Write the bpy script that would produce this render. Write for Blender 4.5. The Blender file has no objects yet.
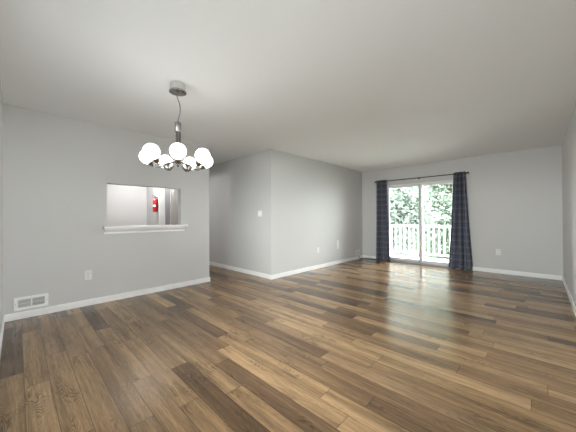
import bpy, bmesh, math, random
from mathutils import Vector, Matrix
random.seed(7)
SC = bpy.context.scene
COL = SC.collection

# ------------------------------------------------------------------ camera
cam_data = bpy.data.cameras.new('camera')
cam_data.sensor_width = 36.0
cam_data.lens = 260.386 / 576 * 36.0
cam_data.clip_start = 0.02
cam = bpy.data.objects.new('camera', cam_data)
COL.objects.link(cam)
YAW, PITCH, ROLL = math.radians(43.857), math.radians(0.3274), math.radians(-0.2623)
fw = Vector((math.cos(PITCH) * math.cos(YAW), math.cos(PITCH) * math.sin(YAW), math.sin(PITCH)))
rt = Vector((math.sin(YAW), -math.cos(YAW), 0))
up = rt.cross(fw)
r2 = rt * math.cos(ROLL) + up * math.sin(ROLL)
u2 = up * math.cos(ROLL) - rt * math.sin(ROLL)
m = Matrix((r2, u2, -fw)).transposed().to_4x4()
m.translation = Vector((0, 0, 1.1532))
cam.matrix_world = m
SC.camera = cam

# ------------------------------------------------------------------ world, lights, exposure
SKY = 13.8
GLOBE = 3.0
KITCHEN = 5.0
w = bpy.data.worlds.new('world')
SC.world = w
w.use_nodes = True
bgn = w.node_tree.nodes['Background']
bgn.inputs['Color'].default_value = (0.975, 0.98, 0.985, 1)
bgn.inputs['Strength'].default_value = SKY


def area(name, loc, rot, sx, sy, power, portal=False, color=(1, 1, 1)):
    ld = bpy.data.lights.new(name, 'AREA')
    ld.shape = 'RECTANGLE'
    ld.size, ld.size_y = sx, sy
    ld.energy = power
    ld.color = color
    if portal:
        ld.cycles.is_portal = True
    o = bpy.data.objects.new(name, ld)
    o.location, o.rotation_euler = loc, rot
    COL.objects.link(o)
    return o


# portals help the sky find its way through the glass door and the two added windows
area('daylight_portal', (6.98, 2.11, 1.03), (0, math.radians(90), 0), 2.0, 1.62, 1, True)
area('daylight_portal', (-0.30, 1.4, 1.42), (0, math.radians(-90), 0), 1.4, 2.5, 1, True)
area('daylight_portal', (0.75, -0.50, 1.42), (math.radians(90), 0, 0), 1.1, 1.4, 1, True)

SC.view_settings.view_transform = 'Standard'
SC.view_settings.look = 'None'
SC.view_settings.gamma = 1
SC.view_settings.exposure = 0.66
SC.view_settings.use_curve_mapping = False
SC.cycles.max_bounces = 14
SC.cycles.diffuse_bounces = 10
SC.cycles.glossy_bounces = 6
SC.cycles.transparent_max_bounces = 12
SC.cycles.use_denoising = True
SC.cycles.sample_clamp_indirect = 12

# ------------------------------------------------------------------ materials


def new_mat(name):
    mt = bpy.data.materials.new(name)
    mt.use_nodes = True
    return mt, mt.node_tree.nodes, mt.node_tree.links, mt.node_tree.nodes['Principled BSDF']


def plain(name, col, rough=0.5, metal=0.0, noise=0.0, nscale=40, bump=0.0, spec=0.5):
    mt, N, L, P = new_mat(name)
    P.inputs['Base Color'].default_value = (*col, 1)
    P.inputs['Roughness'].default_value = rough
    P.inputs['Metallic'].default_value = metal
    P.inputs['Specular IOR Level'].default_value = spec
    tc = N.new('ShaderNodeTexCoord')
    nz = N.new('ShaderNodeTexNoise')
    nz.inputs['Scale'].default_value = nscale
    nz.inputs['Detail'].default_value = 4
    L.new(tc.outputs['Object'], nz.inputs['Vector'])
    mx = N.new('ShaderNodeMix')
    mx.data_type = 'RGBA'
    mx.inputs['A'].default_value = (*[c * (1 - noise) for c in col], 1)
    mx.inputs['B'].default_value = (*[min(1, c * (1 + noise)) for c in col], 1)
    L.new(nz.outputs['Fac'], mx.inputs['Factor'])
    L.new(mx.outputs['Result'], P.inputs['Base Color'])
    if bump:
        b = N.new('ShaderNodeBump')
        b.inputs['Strength'].default_value = bump
        b.inputs['Distance'].default_value = 0.002
        L.new(nz.outputs['Fac'], b.inputs['Height'])
        L.new(b.outputs['Normal'], P.inputs['Normal'])
    return mt


WALL = plain('wall_paint', (0.60, 0.60, 0.597), 0.6, noise=0.012, nscale=30, bump=0.06, spec=0.3)
CEIL = plain('ceiling_paint', (0.855, 0.87, 0.885), 0.8, noise=0.01, nscale=60, bump=0.1, spec=0.2)
TRIM = plain('trim_paint', (0.90, 0.905, 0.91), 0.35, noise=0.005)
PLASTIC = plain('white_plastic', (0.80, 0.80, 0.795), 0.35, noise=0.005)
VENTW = plain('vent_enamel', (0.90, 0.90, 0.90), 0.4, noise=0.01)
DARK = plain('dark_cavity', (0.035, 0.035, 0.035), 0.7)
BLACK = plain('black_plastic', (0.02, 0.02, 0.02), 0.4)
RODM = plain('dark_rod_metal', (0.035, 0.03, 0.03), 0.4, metal=0.6)
CHROME = plain('chrome', (0.33, 0.315, 0.30), 0.18, metal=1.0, noise=0.02)
NICKEL = plain('brushed_nickel', (0.34, 0.335, 0.33), 0.45, metal=1.0, noise=0.06, nscale=25)
CANOPYW = plain('canopy_enamel', (0.62, 0.61, 0.59), 0.35, metal=0.35)
RED = plain('extinguisher_red', (0.55, 0.02, 0.025), 0.3, noise=0.03)
PAPER = plain('paper_label', (0.80, 0.78, 0.74), 0.6)
VINYL = plain('door_vinyl', (0.80, 0.80, 0.80), 0.4, noise=0.01)
ALU = plain('track_aluminium', (0.42, 0.42, 0.42), 0.4, metal=0.5)
RAILW = plain('white_railing_paint', (0.62, 0.63, 0.64), 0.5, noise=0.02)
DECK = plain('deck_boards', (0.58, 0.57, 0.555), 0.7, noise=0.15, nscale=9)
GROUND_ADDED = plain('added_ground_dark', (0.13, 0.13, 0.125), 0.8, noise=0.1)
LAWN = plain('lawn', (0.05, 0.085, 0.03), 0.9, noise=0.3, nscale=6)
BARK = plain('bark', (0.10, 0.075, 0.05), 0.9, noise=0.3, nscale=20)
TAUPE = plain('taupe_sheet', (0.40, 0.385, 0.345), 0.6, noise=0.02)
CAB = plain('cabinet_white', (0.90, 0.895, 0.88), 0.35, noise=0.01)
CABLE = plain('brown_cable', (0.05, 0.035, 0.02), 0.5)


def emission(name, col, s):
    mt, N, L, P = new_mat(name)
    P.inputs['Base Color'].default_value = (0.9, 0.9, 0.88, 1)
    P.inputs['Roughness'].default_value = 0.3
    P.inputs['Emission Color'].default_value = (*col, 1)
    P.inputs['Emission Strength'].default_value = s
    return mt


GLOBEM = emission('opal_glass_lit', (1.0, 0.985, 0.965), GLOBE)
KLAMP = emission('kitchen_dome_lit', (1.0, 0.985, 0.965), KITCHEN)
HFILL = emission('hall_fill_dome', (1.0, 0.985, 0.965), 14.0)
PENDANT_FILL = emission('added_pendant_lit', (1.0, 0.985, 0.965), 185.0)


def glass_mat():
    mt, N, L, P = new_mat('pane_glass')
    out = N['Material Output']
    tr = N.new('ShaderNodeBsdfTransparent')
    tr.inputs['Color'].default_value = (0.96, 0.98, 0.97, 1)
    gl = N.new('ShaderNodeBsdfGlossy')
    gl.inputs['Roughness'].default_value = 0.02
    fr = N.new('ShaderNodeFresnel')
    fr.inputs['IOR'].default_value = 1.35
    mx = N.new('ShaderNodeMixShader')
    L.new(fr.outputs[0], mx.inputs[0])
    L.new(tr.outputs[0], mx.inputs[1])
    L.new(gl.outputs[0], mx.inputs[2])
    L.new(mx.outputs[0], out.inputs['Surface'])
    return mt


GLASS = glass_mat()


def leaf_mat(name, c1, c2):
    mt, N, L, P = new_mat(name)
    out = N['Material Output']
    oi = N.new('ShaderNodeTexCoord')
    nz = N.new('ShaderNodeTexNoise')
    nz.inputs['Scale'].default_value = 2.2
    nz.inputs['Detail'].default_value = 5
    L.new(oi.outputs['Object'], nz.inputs['Vector'])
    rp = N.new('ShaderNodeValToRGB')
    rp.color_ramp.elements[0].position = 0.35
    rp.color_ramp.elements[1].position = 0.65
    rp.color_ramp.elements[0].color = (*c1, 1)
    rp.color_ramp.elements[1].color = (*c2, 1)
    L.new(nz.outputs['Fac'], rp.inputs['Fac'])
    d = N.new('ShaderNodeBsdfDiffuse')
    t = N.new('ShaderNodeBsdfTranslucent')
    L.new(rp.outputs['Color'], d.inputs['Color'])
    L.new(rp.outputs['Color'], t.inputs['Color'])
    mx = N.new('ShaderNodeMixShader')
    mx.inputs[0].default_value = 0.5
    L.new(d.outputs[0], mx.inputs[1])
    L.new(t.outputs[0], mx.inputs[2])
    L.new(mx.outputs[0], out.inputs['Surface'])
    return mt


LEAF_A = leaf_mat('leaves_pale', (0.205, 0.25, 0.22), (0.275, 0.32, 0.285))
LEAF_B = leaf_mat('leaves_green', (0.20, 0.25, 0.205), (0.265, 0.32, 0.265))


def math_node(N, L, op, a, b=None, c=None):
    n = N.new('ShaderNodeMath')
    n.operation = op
    for i, v in enumerate((a, b, c)):
        if v is None:
            continue
        if isinstance(v, (int, float)):
            n.inputs[i].default_value = v
        else:
            L.new(v, n.inputs[i])
    return n.outputs[0]


def floor_mat():
    PW, PL = 0.130, 1.22
    mt, N, L, P = new_mat('oak_laminate_planks')
    M = lambda op, a, b=None, c=None: math_node(N, L, op, a, b, c)
    tc = N.new('ShaderNodeTexCoord')
    sp = N.new('ShaderNodeSeparateXYZ')
    L.new(tc.outputs['Object'], sp.inputs[0])
    X = M('ADD', sp.outputs['X'], 10 * PW - 0.036 + 0.0)
    Y = M('ADD', sp.outputs['Y'], 20.0)
    u = M('DIVIDE', X, PW)
    row = M('FLOOR', u)
    fx = M('SUBTRACT', u, row)
    wn = N.new('ShaderNodeTexWhiteNoise')
    wn.noise_dimensions = '1D'
    L.new(M('ADD', row, 3.37), wn.inputs['W'])
    v = M('ADD', M('DIVIDE', Y, PL), M('MULTIPLY', wn.outputs['Value'], 7.0))
    colid = M('FLOOR', v)
    fy = M('SUBTRACT', v, colid)
    cb = N.new('ShaderNodeCombineXYZ')
    L.new(row, cb.inputs[0])
    L.new(colid, cb.inputs[1])
    wn2 = N.new('ShaderNodeTexWhiteNoise')
    wn2.noise_dimensions = '3D'
    L.new(cb.outputs[0], wn2.inputs['Vector'])
    pid = wn2.outputs['Value']
    # plank tone
    ramp = N.new('ShaderNodeValToRGB')
    ramp.color_ramp.interpolation = 'CONSTANT'
    els = ramp.color_ramp.elements
    tones = [(0.00, (0.138, 0.085, 0.048)), (0.17, (0.195, 0.122, 0.068)), (0.32, (0.265, 0.167, 0.089)),
             (0.46, (0.310, 0.198, 0.104)), (0.60, (0.345, 0.222, 0.118)), (0.76, (0.385, 0.250, 0.134)),
             (0.88, (0.275, 0.177, 0.098))]
    els[0].position, els[0].color = tones[0][0], (*tones[0][1], 1)
    els[1].position, els[1].color = tones[1][0], (*tones[1][1], 1)
    for p_, c_ in tones[2:]:
        e = els.new(p_)
        e.color = (*c_, 1)
    L.new(pid, ramp.inputs['Fac'])
    # grain coordinates, shifted for each plank
    gv = N.new('ShaderNodeCombineXYZ')
    L.new(M('ADD', M('MULTIPLY', sp.outputs['X'], 62.0), M('MULTIPLY', pid, 91.0)), gv.inputs[0])
    L.new(M('ADD', M('MULTIPLY', sp.outputs['Y'], 2.0), M('MULTIPLY', pid, 57.0)), gv.inputs[1])
    L.new(M('MULTIPLY', pid, 13.0), gv.inputs[2])
    g1 = N.new('ShaderNodeTexNoise')
    g1.inputs['Scale'].default_value = 1.0
    g1.inputs['Detail'].default_value = 7
    g1.inputs['Roughness'].default_value = 0.62
    g1.inputs['Distortion'].default_value = 0.15
    L.new(gv.outputs[0], g1.inputs['Vector'])
    gv2 = N.new('ShaderNodeCombineXYZ')
    L.new(M('ADD', M('MULTIPLY', sp.outputs['X'], 11.0), M('MULTIPLY', pid, 37.0)), gv2.inputs[0])
    L.new(M('ADD', M('MULTIPLY', sp.outputs['Y'], 1.3), M('MULTIPLY', pid, 21.0)), gv2.inputs[1])
    L.new(M('MULTIPLY', pid, 5.0), gv2.inputs[2])
    wv = N.new('ShaderNodeTexNoise')           # growth rings: contour lines of a stretched noise
    wv.inputs['Scale'].default_value = 1.0
    wv.inputs['Detail'].default_value = 2
    L.new(gv2.outputs[0], wv.inputs['Vector'])
    rings = M('ABSOLUTE', M('SINE', M('MULTIPLY', wv.outputs['Fac'], 90.0)))
    rings = M('POWER', rings, 3.0)
    # cracks and knots: only in the few places where a slow noise is high
    gv3 = N.new('ShaderNodeCombineXYZ')
    L.new(M('ADD', M('MULTIPLY', sp.outputs['X'], 9.0), M('MULTIPLY', pid, 71.0)), gv3.inputs[0])
    L.new(M('ADD', M('MULTIPLY', sp.outputs['Y'], 2.6), M('MULTIPLY', pid, 33.0)), gv3.inputs[1])
    kn = N.new('ShaderNodeTexNoise')
    kn.inputs['Scale'].default_value = 1.0
    kn.inputs['Detail'].default_value = 3
    L.new(gv3.outputs[0], kn.inputs['Vector'])
    knot = N.new('ShaderNodeMapRange')
    knot.inputs['From Min'].default_value = 0.53
    knot.inputs['From Max'].default_value = 0.66
    L.new(kn.outputs['Fac'], knot.inputs['Value'])
    gr = N.new('ShaderNodeMapRange')
    gr.inputs['From Min'].default_value = 0.28
    gr.inputs['From Max'].default_value = 0.72
    gr.inputs['To Min'].default_value = 0.74
    gr.inputs['To Max'].default_value = 1.22
    L.new(g1.outputs['Fac'], gr.inputs['Value'])
    gv4 = N.new('ShaderNodeCombineXYZ')
    L.new(M('ADD', M('MULTIPLY', sp.outputs['X'], 210.0), M('MULTIPLY', pid, 17.0)), gv4.inputs[0])
    L.new(M('MULTIPLY', sp.outputs['Y'], 9.0), gv4.inputs[1])
    L.new(M('MULTIPLY', pid, 3.0), gv4.inputs[2])
    g4 = N.new('ShaderNodeTexNoise')
    g4.inputs['Scale'].default_value = 1.0
    g4.inputs['Detail'].default_value = 3
    L.new(gv4.outputs[0], g4.inputs['Vector'])
    g4r = N.new('ShaderNodeMapRange')
    g4r.inputs['From Min'].default_value = 0.3
    g4r.inputs['From Max'].default_value = 0.7
    g4r.inputs['To Min'].default_value = 0.78
    g4r.inputs['To Max'].default_value = 1.20
    L.new(g4.outputs['Fac'], g4r.inputs['Value'])
    gv5 = N.new('ShaderNodeCombineXYZ')
    L.new(M('ADD', M('MULTIPLY', sp.outputs['X'], 17.0), M('MULTIPLY', pid, 117.0)), gv5.inputs[0])
    L.new(M('ADD', M('MULTIPLY', sp.outputs['Y'], 0.8), M('MULTIPLY', pid, 41.0)), gv5.inputs[1])
    L.new(M('MULTIPLY', pid, 23.0), gv5.inputs[2])
    g5 = N.new('ShaderNodeTexNoise')
    g5.inputs['Scale'].default_value = 1.0
    g5.inputs['Detail'].default_value = 2
    L.new(gv5.outputs[0], g5.inputs['Vector'])
    g5r = N.new('ShaderNodeMapRange')
    g5r.inputs['From Min'].default_value = 0.3
    g5r.inputs['From Max'].default_value = 0.7
    g5r.inputs['To Min'].default_value = 0.68
    g5r.inputs['To Max'].default_value = 1.26
    L.new(g5.outputs['Fac'], g5r.inputs['Value'])
    broad = M('MULTIPLY', gr.outputs['Result'], g5r.outputs['Result'])
    shade = M('MULTIPLY', M('MULTIPLY', broad, g4r.outputs['Result']),
              M('SUBTRACT', 1.0, M('MULTIPLY', rings, M('ADD', 0.10, M('MULTIPLY', knot.outputs['Result'], 0.45)))))
    # seams
    ex = M('MULTIPLY', M('MINIMUM', fx, M('SUBTRACT', 1.0, fx)), PW)
    ey = M('MULTIPLY', M('MINIMUM', fy, M('SUBTRACT', 1.0, fy)), PL)
    edge = M('MINIMUM', ex, ey)
    seam = N.new('ShaderNodeMapRange')
    seam.inputs['From Min'].default_value = 0.0006
    seam.inputs['From Max'].default_value = 0.0028
    seam.inputs['To Min'].default_value = 0.35
    seam.inputs['To Max'].default_value = 1.0
    L.new(edge, seam.inputs['Value'])
    tot = M('MULTIPLY', shade, seam.outputs['Result'])
    vm = N.new('ShaderNodeVectorMath')
    vm.operation = 'SCALE'
    L.new(ramp.outputs['Color'], vm.inputs[0])
    L.new(tot, vm.inputs['Scale'])
    L.new(vm.outputs[0], P.inputs['Base Color'])
    ro = N.new('ShaderNodeMapRange')
    ro.inputs['To Min'].default_value = 0.17
    ro.inputs['To Max'].default_value = 0.28
    L.new(g1.outputs['Fac'], ro.inputs['Value'])
    L.new(ro.outputs['Result'], P.inputs['Roughness'])
    P.inputs['Specular IOR Level'].default_value = 0.42
    b = N.new('ShaderNodeBump')
    b.inputs['Strength'].default_value = 0.12
    b.inputs['Distance'].default_value = 0.002
    L.new(tot, b.inputs['Height'])
    L.new(b.outputs['Normal'], P.inputs['Normal'])
    return mt


FLOOR = floor_mat()


def curtain_mat():
    mt, N, L, P = new_mat('slate_blue_woven_check')
    out = N['Material Output']
    uv = N.new('ShaderNodeUVMap')
    sp = N.new('ShaderNodeSeparateXYZ')
    L.new(uv.outputs[0], sp.inputs[0])
    M = lambda op, a, b=None, c=None: math_node(N, L, op, a, b, c)

    def lines(src, pitch, wd):
        u = M('DIVIDE', src, pitch)
        f = M('SUBTRACT', u, M('FLOOR', u))
        return M('LESS_THAN', f, wd)
    lx = lines(sp.outputs['X'], 0.062, 0.13)
    ly = lines(sp.outputs['Y'], 0.070, 0.13)
    bx = lines(M('ADD', sp.outputs['X'], 0.02), 0.124, 0.4)
    by = lines(M('ADD', sp.outputs['Y'], 0.02), 0.140, 0.4)
    nz = N.new('ShaderNodeTexNoise')
    nz.inputs['Scale'].default_value = 90
    L.new(uv.outputs[0], nz.inputs['Vector'])
    v = M('ADD', M('MULTIPLY', M('ADD', lx, ly), 0.30), M('MULTIPLY', M('ADD', bx, by), -0.16))
    v = M('ADD', v, M('MULTIPLY', M('SUBTRACT', nz.outputs['Fac'], 0.5), 0.5))
    v = M('ADD', v, 0.45)
    rp = N.new('ShaderNodeValToRGB')
    rp.color_ramp.elements[0].color = (0.060, 0.070, 0.110, 1)
    rp.color_ramp.elements[1].color = (0.44, 0.46, 0.54, 1)
    L.new(v, rp.inputs['Fac'])
    L.new(rp.outputs['Color'], P.inputs['Base Color'])
    P.inputs['Roughness'].default_value = 0.9
    P.inputs['Specular IOR Level'].default_value = 0.15
    t = N.new('ShaderNodeBsdfTranslucent')
    L.new(rp.outputs['Color'], t.inputs['Color'])
    mx = N.new('ShaderNodeMixShader')
    mx.inputs[0].default_value = 0.38
    L.new(P.outputs[0], mx.inputs[1])
    L.new(t.outputs[0], mx.inputs[2])
    L.new(mx.outputs[0], out.inputs['Surface'])
    return mt


CURTAIN = curtain_mat()

# ------------------------------------------------------------------ mesh helpers


def box(bm, x0, x1, y0, y1, z0, z1):
    v = [bm.verts.new(p) for p in ((x0, y0, z0), (x1, y0, z0), (x1, y1, z0), (x0, y1, z0),
                                   (x0, y0, z1), (x1, y0, z1), (x1, y1, z1), (x0, y1, z1))]
    for f in ((3, 2, 1, 0), (4, 5, 6, 7), (0, 1, 5, 4), (1, 2, 6, 5), (2, 3, 7, 6), (3, 0, 4, 7)):
        bm.faces.new([v[i] for i in f])
    return v


def frame_axes(d):
    d = d.normalized()
    a = Vector((0, 0, 1)) if abs(d.z) < 0.9 else Vector((1, 0, 0))
    x = d.cross(a).normalized()
    return x, d.cross(x).normalized()


def tube(bm, pts, r, seg=10, cap=True):
    pts = [Vector(p) for p in pts]
    rings = []
    x = None
    for i, p in enumerate(pts):
        d = (pts[min(i + 1, len(pts) - 1)] - pts[max(i - 1, 0)]).normalized()
        if x is None:
            x, y = frame_axes(d)
        else:
            x = (x - d * x.dot(d)).normalized()
            y = d.cross(x).normalized()
        rr = r[i] if isinstance(r, (list, tuple)) else r
        rings.append([bm.verts.new(p + (x * math.cos(t) + y * math.sin(t)) * rr)
                      for t in [2 * math.pi * k / seg for k in range(seg)]])
    for a, b in zip(rings, rings[1:]):
        for k in range(seg):
            bm.faces.new((a[k], a[(k + 1) % seg], b[(k + 1) % seg], b[k]))
    if cap:
        bm.faces.new(rings[0][::-1])
        bm.faces.new(rings[-1])


def lathe(bm, prof, origin=(0, 0, 0), axis=(0, 0, 1), seg=32):
    """prof: list of (radius, height along axis)"""
    o, d = Vector(origin), Vector(axis).normalized()
    x, y = frame_axes(d)
    rings = []
    for r, h in prof:
        if r < 1e-6:
            rings.append([bm.verts.new(o + d * h)])
        else:
            rings.append([bm.verts.new(o + d * h + (x * math.cos(t) + y * math.sin(t)) * r)
                          for t in [2 * math.pi * k / seg for k in range(seg)]])
    for a, b in zip(rings, rings[1:]):
        for k in range(seg):
            k2 = (k + 1) % seg
            if len(a) == 1 and len(b) == 1:
                continue
            if len(a) == 1:
                bm.faces.new((a[0], b[k2], b[k]))
            elif len(b) == 1:
                bm.faces.new((a[k], a[k2], b[0]))
            else:
                bm.faces.new((a[k], a[k2], b[k2], b[k]))
    if len(rings[0]) > 1:
        bm.faces.new(rings[0][::-1])
    if len(rings[-1]) > 1:
        bm.faces.new(rings[-1])


def sphere_prof(r, n=20, a0=0.0, a1=math.pi):
    return [(r * math.sin(a0 + (a1 - a0) * i / n), -r * math.cos(a0 + (a1 - a0) * i / n)) for i in range(n + 1)]


def obj(name, bm, mat, parent=None, loc=None, bevel=0.0, smooth=False, seg=2):
    bmesh.ops.recalc_face_normals(bm, faces=bm.faces[:])
    me = bpy.data.meshes.new(name)
    bm.to_mesh(me)
    bm.free()
    me.materials.append(mat)
    if smooth:
        for p in me.polygons:
            p.use_smooth = True
        me.set_sharp_from_angle(angle=math.radians(40))
    o = bpy.data.objects.new(name, me)
    COL.objects.link(o)
    if parent is not None:
        o.parent = parent
    if loc is not None:
        o.location = loc
    if bevel:
        b = o.modifiers.new('bevel', 'BEVEL')
        b.width, b.segments, b.limit_method = bevel, seg, 'ANGLE'
    return o


def thing(name, label, cat, loc=(0, 0, 0), group=None):
    o = bpy.data.objects.new(name, None)
    o.empty_display_size = 0.05
    COL.objects.link(o)
    o.location = loc
    o['label'], o['category'] = label, cat
    if group:
        o['group'] = group
    return o


def struct(name, bm, mat, parent=None, bevel=0.0, smooth=False):
    o = obj(name, bm, mat, parent, bevel=bevel, smooth=smooth)
    if parent is None:
        o['kind'] = 'structure'
    return o


def boxes(*bs):
    bm = bmesh.new()
    for b in bs:
        box(bm, *b)
    return bm


# ------------------------------------------------------------------ the room
H = 2.44
XL, XW, YR, YD = -0.108, 6.774, -0.315, 4.303
XE, XC, YC = 2.415, 3.288, 3.588
T = 0.118
KY = 7.2          # far wall of the kitchen
HY = 9.6          # end of the hallway

struct('floor', boxes((XL - T, XW + T, YR - T, HY + T, -0.06, 0)), FLOOR)
struct('ceiling', boxes((XL - T, XW + T, YR - T, HY + T, H, H + 0.1)), CEIL)

# wall with the pass-through (faces the camera, normal -y)
PX0, PX1, PZ0, PZ1 = 0.863, 1.896, 1.043, 1.641
struct('wall_dining', boxes((XL, PX0, YD, YD + T, 0, H), (PX1, XE, YD, YD + T, 0, H),
                            (PX0, PX1, YD, YD + T, 0, PZ0), (PX0, PX1, YD, YD + T, PZ1, H)), WALL)
# wall between kitchen and hallway, with a doorway
DY0, DY1 = 5.70, 6.37
struct('wall_hall', boxes((XE - T, XE, YD + T, DY0, 0, H), (XE - T, XE, DY1, HY, 0, H),
                          (XE - T, XE, DY0, DY1, 2.04, H)), WALL)
struct('wall_kitchen', boxes((XL, XE - T, KY, KY + T, 0, H)), WALL)
struct('wall_hall_end', boxes((XE - T, XC + T, HY, HY + T, 0, H)), WALL)
struct('wall_middle', boxes((XC, XC + T, YC, HY, 0, H), (XC + T, XW, YC, YC + T, 0, H)), WALL)
# wall of the sliding door
SY0, SY1, SZ = 1.31, 2.93, 1.985
struct('wall_window', boxes((XW, XW + T, YR - T, SY0, 0, H), (XW, XW + T, SY1, YC + T, 0, H),
                            (XW, XW + T, SY0, SY1, SZ, H)), WALL)
# right wall, with an unseen window added beside the camera for fill daylight
RX0, RX1, RZ0, RZ1 = 0.30, 1.20, 0.75, 2.10
struct('wall_right', boxes((XL - T, RX0, YR - T, YR, 0, H), (RX1, XW, YR - T, YR, 0, H),
                           (RX0, RX1, YR - T, YR, 0, RZ0), (RX0, RX1, YR - T, YR, RZ1, H)), WALL)
ry0, ry1 = YR - T + 0.02, YR - 0.03
rw = struct('window_added_2', boxes((RX0, RX0 + 0.05, ry0, ry1, RZ0, RZ1), (RX1 - 0.05, RX1, ry0, ry1, RZ0, RZ1),
                              (RX0 + 0.05, RX1 - 0.05, ry0, ry1, RZ0, RZ0 + 0.05), (RX0 + 0.05, RX1 - 0.05, ry0, ry1, RZ1 - 0.05, RZ1),
                              (0.725, 0.775, ry0, ry1, RZ0 + 0.05, RZ1 - 0.05)), VINYL, bevel=0.003)
obj('pane', boxes((RX0 + 0.05, RX1 - 0.05, YR - 0.075, YR - 0.071, RZ0 + 0.05, RZ1 - 0.05)), GLASS, rw)
# left wall, with an unseen window added beside the camera to brighten the room
LY0, LY1, LZ0, LZ1 = 0.2, 2.6, 0.75, 2.10
struct('wall_left', boxes((XL - T, XL, YR, LY0, 0, H), (XL - T, XL, LY1, KY + T, 0, H),
                          (XL - T, XL, LY0, LY1, 0, LZ0), (XL - T, XL, LY0, LY1, LZ1, H)), WALL)

# baseboards
BH, BT = 0.082, 0.014


def base_prof(name, x0, x1, y0, y1):
    struct(name, boxes((x0, x1, y0, y1, 0, BH)), TRIM, bevel=0.005)


base_prof('baseboard_dining', XL + BT, XE + BT, YD - BT, YD)
base_prof('baseboard_hall', XE, XE + BT, YD, DY0 - 0.06)
base_prof('baseboard_left', XL, XL + BT, YR, YD)
base_prof('baseboard_corner', XC - BT, XC, YC - BT, HY)
base_prof('baseboard_middle', XC, XW, YC - BT, YC)
base_prof('baseboard_window', XW - BT, XW, YR + BT, SY0 - 0.005)
base_prof('baseboard_window_corner', XW - BT, XW, SY1 + 0.005, YC - BT)
base_prof('baseboard_right', XL + BT, XW, YR, YR + BT)

# doorway lining between kitchen and hallway
struct('trim_1', boxes((XE - T - 0.012, XE + 0.012, DY0 - 0.001, DY0 + 0.018, 0, 2.022),
                       (XE - T - 0.012, XE + 0.012, DY1 - 0.018, DY1 + 0.001, 0, 2.022),
                       (XE - T - 0.012, XE + 0.012, DY0 - 0.001, DY1 + 0.001, 2.022, 2.041)), TRIM, bevel=0.003)

# added left window, a plain white frame with a mullion
lw = struct('window_added_1', boxes((XL - T + 0.02, XL - 0.03, LY0, LY0 + 0.05, LZ0, LZ1),
                              (XL - T + 0.02, XL - 0.03, LY1 - 0.05, LY1, LZ0, LZ1),
                              (XL - T + 0.02, XL - 0.03, LY0 + 0.05, LY1 - 0.05, LZ0, LZ0 + 0.05),
                              (XL - T + 0.02, XL - 0.03, LY0 + 0.05, LY1 - 0.05, LZ1 - 0.05, LZ1),
                              (XL - T + 0.02, XL - 0.03, 1.375, 1.425, LZ0 + 0.05, LZ1 - 0.05)), VINYL, bevel=0.003)
obj('pane', boxes((XL - 0.075, XL - 0.071, LY0 + 0.05, LY1 - 0.05, LZ0 + 0.05, LZ1 - 0.05)), GLASS, lw)

# sliding glass door
dr = struct('door_1', boxes((XW + 0.005, XW + T, SY0, SY0 + 0.035, 0, SZ), (XW + 0.005, XW + T, SY1 - 0.035, SY1, 0, SZ),
                            (XW + 0.005, XW + T, SY0 + 0.035, SY1 - 0.035, SZ - 0.03, SZ)), VINYL, bevel=0.003)
obj('track', boxes((XW - 0.012, XW + T, SY0 + 0.035, SY1 - 0.035, 0.0, 0.028),
                   (XW + 0.044, XW + 0.050, SY0 + 0.035, SY1 - 0.035, 0.028, 0.045),
                   (XW + 0.092, XW + 0.098, SY0 + 0.035, SY1 - 0.035, 0.028, 0.045)), ALU, dr, bevel=0.002)


def panel(y0, y1, x0, x1, st):
    z0, z1 = 0.030, SZ - 0.032
    p = obj('sliding_panel', boxes((x0, x1, y0, y0 + st, z0, z1), (x0, x1, y1 - st, y1, z0, z1),
                                   (x0, x1, y0 + st, y1 - st, z0, z0 + 0.07), (x0, x1, y0 + st, y1 - st, z1 - 0.045, z1)),
            VINYL, dr, bevel=0.004)
    xm = (x0 + x1) / 2
    obj('pane', boxes((xm - 0.003, xm + 0.003, y0 + st, y1 - st, z0 + 0.07, z1 - 0.045)), GLASS, p)
    return p


pa = panel(SY0 + 0.036, 2.075, XW + 0.030, XW + 0.064, 0.046)
panel(2.03, SY1 - 0.036, XW + 0.074, XW + 0.108, 0.046)
obj('interlock_stile', boxes((XW + 0.026, XW + 0.070, 2.0755, 2.105, 0.030, SZ - 0.032)), ALU, pa, bevel=0.002)

# balcony and grounds outside
struct('balcony_floor', boxes((XW + T, 8.36, -1.2, 5.4, -0.16, -0.04)), DECK)
struct('ground', boxes((XW + 0.6, 40, -22, 30, -3.0, -2.8)), LAWN)
struct('added_ground', boxes((-40, XL - T - 0.4, -25, 30, -3.0, -2.8), (XL - T - 0.4, XW + 0.6, -25, YR - T - 0.4, -3.0, -2.8)), GROUND_ADDED)  # dark unseen ground, added to cut sky light rising onto the ceiling

# ------------------------------------------------------------------ things on the walls


def wall_frame(normal):
    """returns (u, n): u = direction along the wall to the viewer's right, n = out of the wall"""
    return {'-y': (Vector((1, 0, 0)), Vector((0, -1, 0))), '-x': (Vector((0, -1, 0)), Vector((-1, 0, 0)))}[normal]


def local_box(bm, u, n, a0, a1, d0, d1, z0, z1):
    ps = []
    for z in (z0, z1):
        for a, d in ((a0, d0), (a1, d0), (a1, d1), (a0, d1)):
            p = u * a + n * d
            ps.append(bm.verts.new((p.x, p.y, z)))
    for f in ((3, 2, 1, 0), (4, 5, 6, 7), (0, 1, 5, 4), (1, 2, 6, 5), (2, 3, 7, 6), (3, 0, 4, 7)):
        bm.faces.new([ps[i] for i in f])


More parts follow.
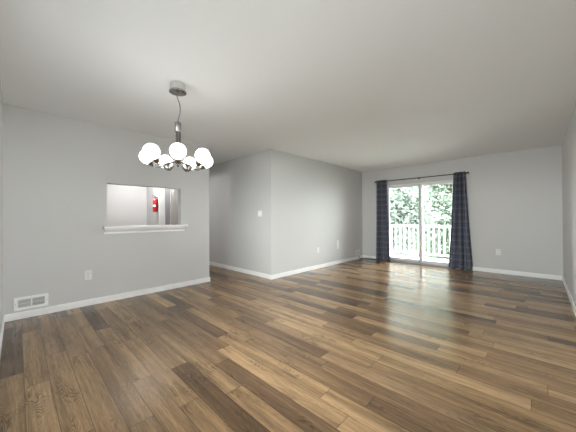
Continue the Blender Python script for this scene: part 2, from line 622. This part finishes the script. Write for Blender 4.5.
def outlet(loc, normal, label, wd=0.076, ht=0.122, kind='duplex', group=None):
    u, n = wall_frame(normal)
    t = thing('wall_outlet' if kind == 'duplex' else ('light_switch' if kind == 'switch' else 'wall_plate'), label,
              {'duplex': 'outlet', 'switch': 'light switch'}.get(kind, 'wall plate'), loc, group)
    bm = bmesh.new()
    local_box(bm, u, n, -wd / 2, wd / 2, 0.0005, 0.0065, -ht / 2, ht / 2)
    obj('cover_plate', bm, PLASTIC, t, bevel=0.003)
    if kind == 'duplex':
        for s in (-1, 1):
            bm = bmesh.new()
            local_box(bm, u, n, -0.017, 0.017, 0.0066, 0.0095, s * 0.026 - 0.017, s * 0.026 + 0.017)
            f = obj('receptacle', bm, PLASTIC, t, bevel=0.004)
            bm = bmesh.new()
            for a in (-0.0065, 0.0065):
                local_box(bm, u, n, a - 0.0015, a + 0.0015, 0.0096, 0.0100, s * 0.026 - 0.002, s * 0.026 + 0.009)
            local_box(bm, u, n, -0.0025, 0.0025, 0.0096, 0.0100, s * 0.026 - 0.011, s * 0.026 - 0.006)
            obj('slots', bm, DARK, f)
        bm = bmesh.new()
        lathe(bm, [(0.003, 0.0066), (0.003, 0.0078), (0.0, 0.0082)], (0, 0, 0), n, 10)
        obj('screw', bm, NICKEL, t)
    elif kind == 'switch':
        for a in ((-0.0235, 0.0235) if wd > 0.1 else (0,)):
            bm = bmesh.new()
            local_box(bm, u, n, a - 0.0165, a + 0.0165, 0.0066, 0.0105, -0.033, 0.033)
            obj('rocker', bm, TRIM, t, bevel=0.002)
    elif kind == 'coax':
        bm = bmesh.new()
        lathe(bm, [(0.013, 0.0066), (0.013, 0.011), (0.010, 0.011), (0.010, 0.020)], (0, 0, 0), n, 16)
        obj('jack', bm, DARK, t, smooth=True)
    elif kind == 'tall':
        for z in (-0.05, 0.05):
            bm = bmesh.new()
            lathe(bm, [(0.004, 0.0066), (0.004, 0.0078), (0.0, 0.0084)], (0, 0, z), n, 10)
            obj('screw', bm, NICKEL, t)
    return t


outlet((0.653, YD, 0.402), '-y', 'white electrical outlet right of the floor vent, below the pass-through', ht=0.125, wd=0.080)
outlet((XC, 3.918, 1.232), '-x', 'white light switch on the wall left of the outward corner', kind='switch', wd=0.118, ht=0.12)
outlet((4.697, YC, 0.41), '-y', 'white outlet on the middle wall, closest to the outward corner', ht=0.124, wd=0.078)
outlet((5.51, YC, 0.478), '-y', 'tall blank white wall plate between the outlet and the cable jack', kind='tall', wd=0.08, ht=0.215)
outlet((6.47, YC, 0.185), '-y', 'low white wall plate with a dark cable jack beside the room corner', kind='coax', wd=0.22, ht=0.15)
outlet((XW, 0.59, 0.43), '-x', 'white outlet on the window wall to the right of the curtains')

# cable lying along the baseboard in the far corner
bm = bmesh.new()
tube(bm, [(6.50, 3.560, 0.09), (6.52, 3.545, 0.04), (6.56, 3.535, 0.012), (6.66, 3.535, 0.010), (6.725, 3.50, 0.010),
          (6.735, 3.42, 0.012), (6.728, 3.36, 0.028), (6.740, 3.30, 0.014), (6.748, 3.24, 0.010), (6.750, 3.19, 0.010)], 0.008, 8)
cb = obj('coax_cable', bm, CABLE, smooth=True)
cb['label'], cb['category'] = 'thin brown cable lying along the baseboard in the far corner', 'cable'

# floor-level air vent
vt = thing('air_vent', 'white two-section air vent low on the wall above the baseboard', 'vent', (0.120, YD, 0.175))
VW, VH = 0.145, 0.074
fr = 0.033
bm = boxes((-VW, VW, -0.008, -0.0005, VH - 0.030, VH), (-VW, VW, -0.008, -0.0005, -VH, -VH + 0.030),
           (-VW, -VW + fr, -0.008, -0.0005, -VH + 0.030, VH - 0.030), (VW - fr, VW, -0.008, -0.0005, -VH + 0.030, VH - 0.030),
           (-0.006, 0.006, -0.008, -0.0005, -VH + 0.030, VH - 0.030))
obj('frame', bm, VENTW, vt, bevel=0.002)
for s in (-1, 1):
    a0, a1 = (-VW + fr, -0.006) if s < 0 else (0.006, VW - fr)
    g = obj('opening', boxes((a0, a1, -0.0015, -0.0006, -VH + 0.030, VH - 0.030)), DARK, vt)
    bm = bmesh.new()
    n = 13
    for k in range(n):
        x = a0 + (k + 0.5) * (a1 - a0) / n
        v = [bm.verts.new(p) for p in ((x - 0.0022, -0.0068, -VH + 0.030), (x + 0.0010, -0.0068, -VH + 0.030),
                                       (x + 0.0022, -0.0018, -VH + 0.030), (x - 0.0010, -0.0018, -VH + 0.030))]
        t_ = [bm.verts.new((q.co.x, q.co.y, VH - 0.030)) for q in v]
        bm.faces.new(v[::-1])
        bm.faces.new(t_)
        for i in range(4):
            bm.faces.new((v[i], v[(i + 1) % 4], t_[(i + 1) % 4], t_[i]))
    box(bm, a0, a1, -0.0072, -0.006, -0.002, 0.002)
    obj('louvre', bm, VENTW, g)
for s in (-1, 1):
    bm = bmesh.new()
    lathe(bm, [(0.004, 0.008), (0.004, 0.0092), (0, 0.0098)], (s * (VW - 0.014), 0, 0), (0, -1, 0), 10)
    obj('screw', bm, NICKEL, vt)

# pass-through ledge
ld = thing('pass_through_ledge', 'white ledge under the pass-through opening in the dining wall', 'ledge', (1.39, YD, 1.0))
bm = bmesh.new()
box(bm, -0.582, 0.582, -0.105, -0.0005, 0.014, 0.043)
obj('ledge_board', bm, TRIM, ld, bevel=0.006)
bm = bmesh.new()
prof = [(-0.0005, 0.0135), (-0.070, 0.0135), (-0.064, -0.005), (-0.045, -0.022), (-0.022, -0.036), (-0.022, -0.062), (-0.0005, -0.062)]
L_, R_ = [], []
for yy, zz in prof:
    L_.append(bm.verts.new((-0.566, yy, zz)))
    R_.append(bm.verts.new((0.560, yy, zz)))
for i in range(len(prof)):
    j = (i + 1) % len(prof)
    bm.faces.new((L_[i], L_[j], R_[j], R_[i]))
bm.faces.new(L_[::-1])
bm.faces.new(R_)
obj('apron_moulding', bm, TRIM, ld)

# ------------------------------------------------------------------ kitchen behind the pass-through
struct('wall_kitchen_sheet', boxes((XE - T - 0.006, XE - T - 0.0005, YD + T, DY0 - 0.012, 0, H)), TAUPE)  # thin grey-tan sheet over the near stretch of the kitchen side wall

cab = thing('wall_cabinet', 'white kitchen cabinet hanging behind the right edge of the pass-through', 'cabinet', (2.134, YD + T, 1.385))
obj('carcass', boxes((-0.155, 0.156, 0.001, 0.33, 0, 0.75)), CAB, cab, bevel=0.003)
d_ = obj('door', boxes((-0.152, 0.153, 0.331, 0.350, 0.004, 0.746)), CAB, cab, bevel=0.004)
bm = bmesh.new()
tube(bm, [(-0.12, 0.35, 0.05), (-0.12, 0.375, 0.05), (-0.12, 0.375, 0.15), (-0.12, 0.35, 0.15)], 0.005, 8)
obj('handle', bm, NICKEL, d_, smooth=True)

ex = thing('fire_extinguisher', 'red fire extinguisher hanging on the kitchen wall seen through the opening', 'fire extinguisher',
           (XE - T, 6.437, 1.30))
cx = -0.062
bm = bmesh.new()
lathe(bm, [(0, 0.002), (0.050, 0.0), (0.054, 0.008), (0.054, 0.255), (0.050, 0.278), (0.034, 0.298), (0.018, 0.308), (0.018, 0.318)],
      (cx, 0, 0), (0, 0, 1), 28)
bd = obj('cylinder_body', bm, RED, ex, smooth=True)
bm = bmesh.new()
ang = [math.radians(190 + 70 * k / 12) for k in range(13)]
lo = [bm.verts.new((cx + 0.0548 * math.cos(a), 0.0548 * math.sin(a), 0.115)) for a in ang]
hi = [bm.verts.new((cx + 0.0548 * math.cos(a), 0.0548 * math.sin(a), 0.165)) for a in ang]
for k in range(12):
    bm.faces.new((lo[k], lo[k + 1], hi[k + 1], hi[k]))
obj('paper_label', bm, PAPER, bd, smooth=True)
bm = bmesh.new()
lathe(bm, [(0.018, 0.3185), (0.020, 0.322), (0.020, 0.345), (0.012, 0.352), (0, 0.352)], (cx, 0, 0), (0, 0, 1), 16)
obj('valve', bm, NICKEL, ex, smooth=True)
bm = bmesh.new()
tube(bm, [(cx + 0.01, 0, 0.353), (cx - 0.03, 0, 0.375), (cx - 0.075, 0, 0.395)], 0.008, 8)
tube(bm, [(cx - 0.02, 0, 0.342), (cx - 0.05, 0, 0.345), (cx - 0.085, 0, 0.340)], 0.008, 8)
obj('lever', bm, BLACK, ex, smooth=True)
bm = bmesh.new()
tube(bm, [(cx + 0.015, -0.02, 0.335), (cx + 0.025, -0.05, 0.345), (cx + 0.032, -0.068, 0.31), (cx + 0.034, -0.070, 0.22),
          (cx + 0.034, -0.068, 0.13), (cx + 0.034, -0.066, 0.10)], [0.009] * 5 + [0.014], 10)
obj('hose', bm, BLACK, ex, smooth=True)
obj('wall_bracket', boxes((-0.0075, -0.0005, -0.02, 0.02, 0.02, 0.30)), NICKEL, ex, bevel=0.001)



def flush_light(label, loc, mat=None):
    kl = thing('ceiling_light', label, 'ceiling light', loc)
    bm = bmesh.new()
    lathe(bm, [(0.175, 0.0), (0.175, 0.03)], (0, 0, -0.0305), (0, 0, 1), 28)
    obj('base', bm, NICKEL, kl, smooth=True)
    bm = bmesh.new()
    lathe(bm, [(0.165 * math.sin(a), -0.08 * math.cos(a)) for a in [math.pi / 2 * k / 8 for k in range(9)]],
          (0, 0, -0.031), (0, 0, 1), 28)
    obj('dome', bm, mat or KLAMP, kl, smooth=True)


pn = thing('added_pendant', 'added unseen globe pendant lighting the kitchen beside the hallway doorway', 'added lamp', (1.88, 6.20, H))  # added to light the doorway, hung where it and its reflection stay hidden
bm = bmesh.new()
lathe(bm, [(0.05, -0.0005), (0.05, -0.015), (0.012, -0.028), (0, -0.028)])
obj('canopy', bm, NICKEL, pn, smooth=True)
bm = bmesh.new()
tube(bm, [(0, 0, -0.0285), (0, 0, -0.415)], 0.004, 8)
obj('cord', bm, BLACK, pn, smooth=True)
bm = bmesh.new()
lathe(bm, [(0, -0.4155), (0.018, -0.417), (0.022, -0.45), (0.022, -0.458)])
obj('socket_cup', bm, NICKEL, pn, smooth=True)
bm = bmesh.new()
lathe(bm, sphere_prof(0.055, 18, 0.0, 2.75), (0, 0, -0.505))
obj('globe', bm, PENDANT_FILL, pn, smooth=True)
flush_light('round white flush ceiling light of the kitchen behind the pass-through', (0.40, 5.20, H))
flush_light('added unseen flush light filling the hallway behind the dining wall', (2.85, 8.6, H), HFILL)  # out-of-view lamp added to lift the dark hallway

# ------------------------------------------------------------------ chandelier
CXc, CYc = 1.07, 2.49
ch = thing('chandelier', 'chrome chandelier with seven lit white globes hanging from the ceiling', 'chandelier', (CXc, CYc, H))


def z_(v):
    return v - H


bm = bmesh.new()
lathe(bm, [(0.066, z_(2.4395)), (0.068, z_(2.436)), (0.068, z_(2.372))], seg=36)
obj('canopy', bm, CANOPYW, ch, smooth=True)
bm = bmesh.new()
lathe(bm, [(0.076, z_(2.3715)), (0.078, z_(2.366)), (0.078, z_(2.358)), (0.06, z_(2.352)), (0.012, z_(2.348)), (0.012, z_(2.335)), (0, z_(2.333))], seg=36)
obj('canopy_trim', bm, CHROME, ch, smooth=True)
side = Vector((math.sin(math.radians(43.9)), -math.cos(math.radians(43.9)), 0))
pts = []
for k in range(15):
    t_ = k / 14
    s = 0.028 * math.sin(math.pi * min(1, t_ * 1.0)) ** 1.3 - 0.010 * (1 - t_)
    p = side * s
    pts.append((p.x, p.y, z_(2.335 + (2.072 - 2.335) * t_)))
bm = bmesh.new()
tube(bm, pts, 0.006, 8)
obj('cord', bm, NICKEL, ch, smooth=True)
bm = bmesh.new()
lathe(bm, [(0, z_(2.072)), (0.026, z_(2.070)), (0.029, z_(2.066)), (0.029, z_(1.985)), (0.026, z_(1.980)), (0, z_(1.980))], seg=28)
obj('stem_body', bm, NICKEL, ch, smooth=True)
for k in range(3):
    a = 0.72 + 0.8976 * 4 + math.pi / 2 + k * 2 * math.pi / 3
    bm = bmesh.new()
    tube(bm, [(0.017 * math.cos(a), 0.017 * math.sin(a), z_(1.9795)), (0.017 * math.cos(a), 0.017 * math.sin(a), z_(1.7165))], 0.0105, 10)
    obj('stem_rod', bm, CHROME, ch, smooth=True)
bm = bmesh.new()
lathe(bm, [(0, z_(1.716)), (0.034, z_(1.714)), (0.038, z_(1.705)), (0.038, z_(1.690)), (0.026, z_(1.678)), (0.010, z_(1.672)), (0.010, z_(1.660)),
           (0.013, z_(1.652)), (0.008, z_(1.643)), (0, z_(1.641))], seg=28)
obj('hub', bm, CHROME, ch, smooth=True)
for k in range(7):
    a = 0.72 + 0.8976 * k
    rd = Vector((math.cos(a), math.sin(a), 0))
    tg = Vector((-math.sin(a), math.cos(a), 0))
    th = math.radians(36)
    ax = rd * math.sin(th) + Vector((0, 0, math.cos(th)))
    G = rd * 0.272 + Vector((0, 0, z_(1.732)))
    cup_top = G - ax * 0.062
    bend = rd * 0.197 + Vector((0, 0, z_(1.626)))
    start = rd * 0.030 + Vector((0, 0, z_(1.690)))
    cup_bot = G - ax * 0.104
    # two slim parallel tubes make one arm
    bm = bmesh.new()
    for s in (-1, 1):
        o_ = tg * (0.008 * s)
        q0 = start + o_
        q1 = bend + o_
        q2 = cup_bot + o_ * 0.8
        P = [q0, q0.lerp(q1, 0.5), q0.lerp(q1, 0.82)]
        for i in range(1, 6):
            t_ = i / 6
            A = q0.lerp(q1, 0.82)
            P.append((A * (1 - t_) ** 2) + (q1 + rd * 0.018) * (2 * t_ * (1 - t_)) + q2 * (t_ ** 2))
        P.append(q2)
        tube(bm, P, 0.0042, 8)
    arm = obj('arm', bm, CHROME, ch, smooth=True)
    bm = bmesh.new()
    lathe(bm, [(0, -0.104), (0.018, -0.104), (0.022, -0.099), (0.024, -0.088), (0.036, -0.076), (0.038, -0.066), (0.036, -0.0655)], G, ax, 24)
    obj('socket_cup', bm, CHROME, arm, smooth=True)
    bm = bmesh.new()
    lathe(bm, sphere_prof(0.0685, 24, 0.42), G, ax, 36)
    obj('globe', bm, GLOBEM, ch, smooth=True)

# ------------------------------------------------------------------ curtains and rod
RX, RZ = XW - 0.085, 2.093
rod = thing('curtain_rod', 'thin dark curtain rod above the sliding glass door', 'curtain rod', (RX, 2.11, RZ))
bm = bmesh.new()
tube(bm, [(0, -1.00, 0), (0, 1.02, 0)], 0.0095, 12)
obj('pole', bm, RODM, rod, smooth=True)
for s, e in ((-1, -1.00), (1, 1.02)):
    bm = bmesh.new()
    lathe(bm, [(0.010, 0.0005), (0.016, 0.003), (0.016, 0.012), (0.011, 0.016), (0.019, 0.024), (0.021, 0.034), (0.016, 0.046), (0, 0.05)],
          (0, e, 0), (0, s, 0), 20)
    obj('finial', bm, RODM, rod, smooth=True)
for yy in (-0.965, -0.03, 0.99):
    bm = bmesh.new()
    lathe(bm, [(0.022, 0.0005), (0.022, 0.005), (0.014, 0.008)], (0.085, yy, 0), (-1, 0, 0), 16)
    tube(bm, [(0.078, yy, 0), (0.02, yy, -0.002), (0.005, yy, -0.014), (-0.006, yy, -0.0145)], 0.005, 8)
    obj('bracket', bm, RODM, rod, smooth=True)


def curtain(label, yt0, yt1, yb0, yb1, folds, seed, loc):
    rnd = random.Random(seed)
    root = thing('curtain', label, 'curtain', loc)
    NU, NV = folds * 16, 60
    ztop, zbot = RZ + 0.035, 0.014
    ph = [rnd.uniform(-0.5, 0.5) for _ in range(folds + 2)]
    am = [rnd.uniform(0.75, 1.25) for _ in range(folds + 2)]
    bm = bmesh.new()
    uvl = bm.loops.layers.uv.new('UVMap')
    grid, uvs = [], {}
    for j in range(NV + 1):
        v = j / NV
        z = ztop + (zbot - ztop) * v
        e = v ** 1.25
        ya, yb = yt0 + (yb0 - yt0) * e, yt1 + (yb1 - yt1) * e
        row = []
        for i in range(NU + 1):
            u = i / NU
            k = u * folds
            ki = min(int(k), folds)
            f = k - ki
            w_ = am[ki] * (1 - f) + am[ki + 1] * f
            dp = (ph[ki] * (1 - f) + ph[ki + 1] * f) * v
            amp = (0.046 + 0.016 * v) * (1 + (w_ - 1) * v)
            x = amp * math.sin(2 * math.pi * (k + dp * 0.55) + math.pi / 2 * 0)
            x += 0.010 * v * math.sin(5.1 * u + 3 * v + seed)
            y = ya + (yb - ya) * u + 0.008 * v * math.sin(2 * math.pi * k * 2 + ph[ki] * 6)
            if v > 0.93:
                x += 0.006 * math.sin(9 * u + seed) * (v - 0.93) / 0.07
            vt_ = bm.verts.new((x, y, z - RZ))
            uvs[vt_] = (u * folds * 0.21, z)
            row.append(vt_)
        grid.append(row)
    for j in range(NV):
        for i in range(NU):
            f = bm.faces.new((grid[j][i], grid[j][i + 1], grid[j + 1][i + 1], grid[j + 1][i]))
            for lp in f.loops:
                lp[uvl].uv = uvs[lp.vert]
    c = obj('panel', bm, CURTAIN, root, smooth=True)
    sd = c.modifiers.new('cloth', 'SOLIDIFY')
    sd.thickness, sd.offset = 0.0024, 0
    # grommets where the cloth crosses the rod
    for k in range(folds * 2 + 1):
        u = k / (folds * 2)
        if u <= 0.01 or u >= 0.99:
            continue
        y = yt0 + (yt1 - yt0) * u
        bm = bmesh.new()
        sl = 1 if k % 2 == 0 else -1
        slope = Vector((1.0, (yt1 - yt0) / folds / (2 * math.pi * 0.030) * sl, 0))
        d = Vector((-slope.y, slope.x, 0)).normalized()
        if abs(d.y) < 0.2:
            d = Vector((0, 1, 0))
        ring = bmesh.new()
        lathe(bm, [(0.0225, -0.003), (0.026, -0.002), (0.026, 0.002), (0.0225, 0.003), (0.0145, 0.003), (0.0140, 0.0), (0.0145, -0.003)],
              (0, y, 0), d, 18)
        ring.free()
        obj('grommet', bm, NICKEL, root, smooth=True)
    return root


curtain('slate blue curtain with the narrow hem at the left of the glass door', 2.845, 3.125, 2.76, 3.15, 3, 3, (RX, 0, RZ))
curtain('slate blue curtain flaring toward the floor at the right of the glass door', 1.345, 1.125, 1.46, 1.005, 3, 5, (RX, 0, RZ))

# ------------------------------------------------------------------ outside the door
rl = thing('balcony_railing', 'white balcony railing with thin balusters outside the glass door', 'railing', (8.22, 2.1, -0.04))
RT = 0.95
obj('top_rail', boxes((-0.045, 0.045, -3.1, 3.1, RT - 0.05, RT)), RAILW, rl, bevel=0.006)
obj('bottom_rail', boxes((-0.022, 0.022, -3.1, 3.1, 0.09, 0.14)), RAILW, rl, bevel=0.004)
for yy in (-3.05, -1.5, 1.5, 3.05):
    obj('post', boxes((-0.045, 0.045, yy - 0.045, yy + 0.045, 0.0, RT - 0.0505)), RAILW, rl, bevel=0.004)
for k in range(44):
    yy = -2.9 + k * 0.134
    if min(abs(yy - p) for p in (-3.05, -1.5, 1.5, 3.05)) < 0.06:
        continue
    obj('baluster', boxes((-0.017, 0.017, yy - 0.017, yy + 0.017, 0.1405, RT - 0.0505)), RAILW, rl)


def tree(label, x, y, zc, rx, ry, rz, n, mat, seed):
    rnd = random.Random(seed)
    root = thing('tree', label, 'tree', (x, y, -2.8), 'trees beyond the balcony')
    bm = bmesh.new()
    tube(bm, [(0, 0, 0), (0.06, 0.03, (zc + 2.8) * 0.45), (0.0, 0.08, zc + 2.8), (0.05, 0, zc + 2.8 + rz * 0.6)], [0.17, 0.14, 0.10, 0.04], 10)
    for k in range(9):
        h = zc + 2.8 + rnd.uniform(-0.7, 0.4) * rz
        a = rnd.uniform(0, 6.283)
        l = rnd.uniform(0.5, 0.85)
        tube(bm, [(0, 0, h), (math.cos(a) * rx * l * 0.5, math.sin(a) * ry * l * 0.5, h + 0.25),
                  (math.cos(a) * rx * l, math.sin(a) * ry * l, h + 0.7)], [0.06, 0.04, 0.015], 6)
    obj('trunk', bm, BARK, root, smooth=True)
    bm = bmesh.new()
    clumps = []
    for k in range(max(60, n // 160)):
        d = Vector((rnd.gauss(0, 1), rnd.gauss(0, 1), rnd.gauss(0, 1))).normalized() * rnd.uniform(0.45, 1.0)
        clumps.append((Vector((d.x * rx, d.y * ry, d.z * rz + zc + 2.8)), rnd.uniform(0.35, 0.7)))
    for k in range(n):
        c, r = rnd.choice(clumps)
        d = Vector((rnd.gauss(0, 1), rnd.gauss(0, 1), rnd.gauss(0, 0.8)))
        p = c + d * r * 0.5
        s = rnd.uniform(0.045, 0.10)
        a = Vector((rnd.gauss(0, 1), rnd.gauss(0, 1), rnd.gauss(0, 0.6))).normalized()
        b = a.cross(Vector((rnd.gauss(0, 1), rnd.gauss(0, 1), rnd.gauss(0, 1)))).normalized()
        vs = [bm.verts.new(p + a * s * 1.5), bm.verts.new(p + b * s * 0.6), bm.verts.new(p - a * s * 1.2), bm.verts.new(p - b * s * 0.6)]
        bm.faces.new(vs)
    me = bpy.data.meshes.new('foliage')
    bm.to_mesh(me)
    bm.free()
    me.materials.append(mat)
    o = bpy.data.objects.new('foliage', me)
    COL.objects.link(o)
    o.parent = root
    return root


tree('pale leafy tree beyond the balcony, seen through the left pane', 11.9, 4.55, 1.5, 0.95, 1.15, 3.0, 11000, LEAF_A, 11)
tree('green leafy tree beyond the balcony, seen through the right pane', 16.2, 3.4, 2.6, 1.0, 2.3, 4.7, 30000, LEAF_B, 12)
tree('broad pale tree farthest beyond the balcony, behind the other two', 20.5, 5.4, 3.6, 1.6, 4.0, 6.2, 38000, LEAF_A, 13)
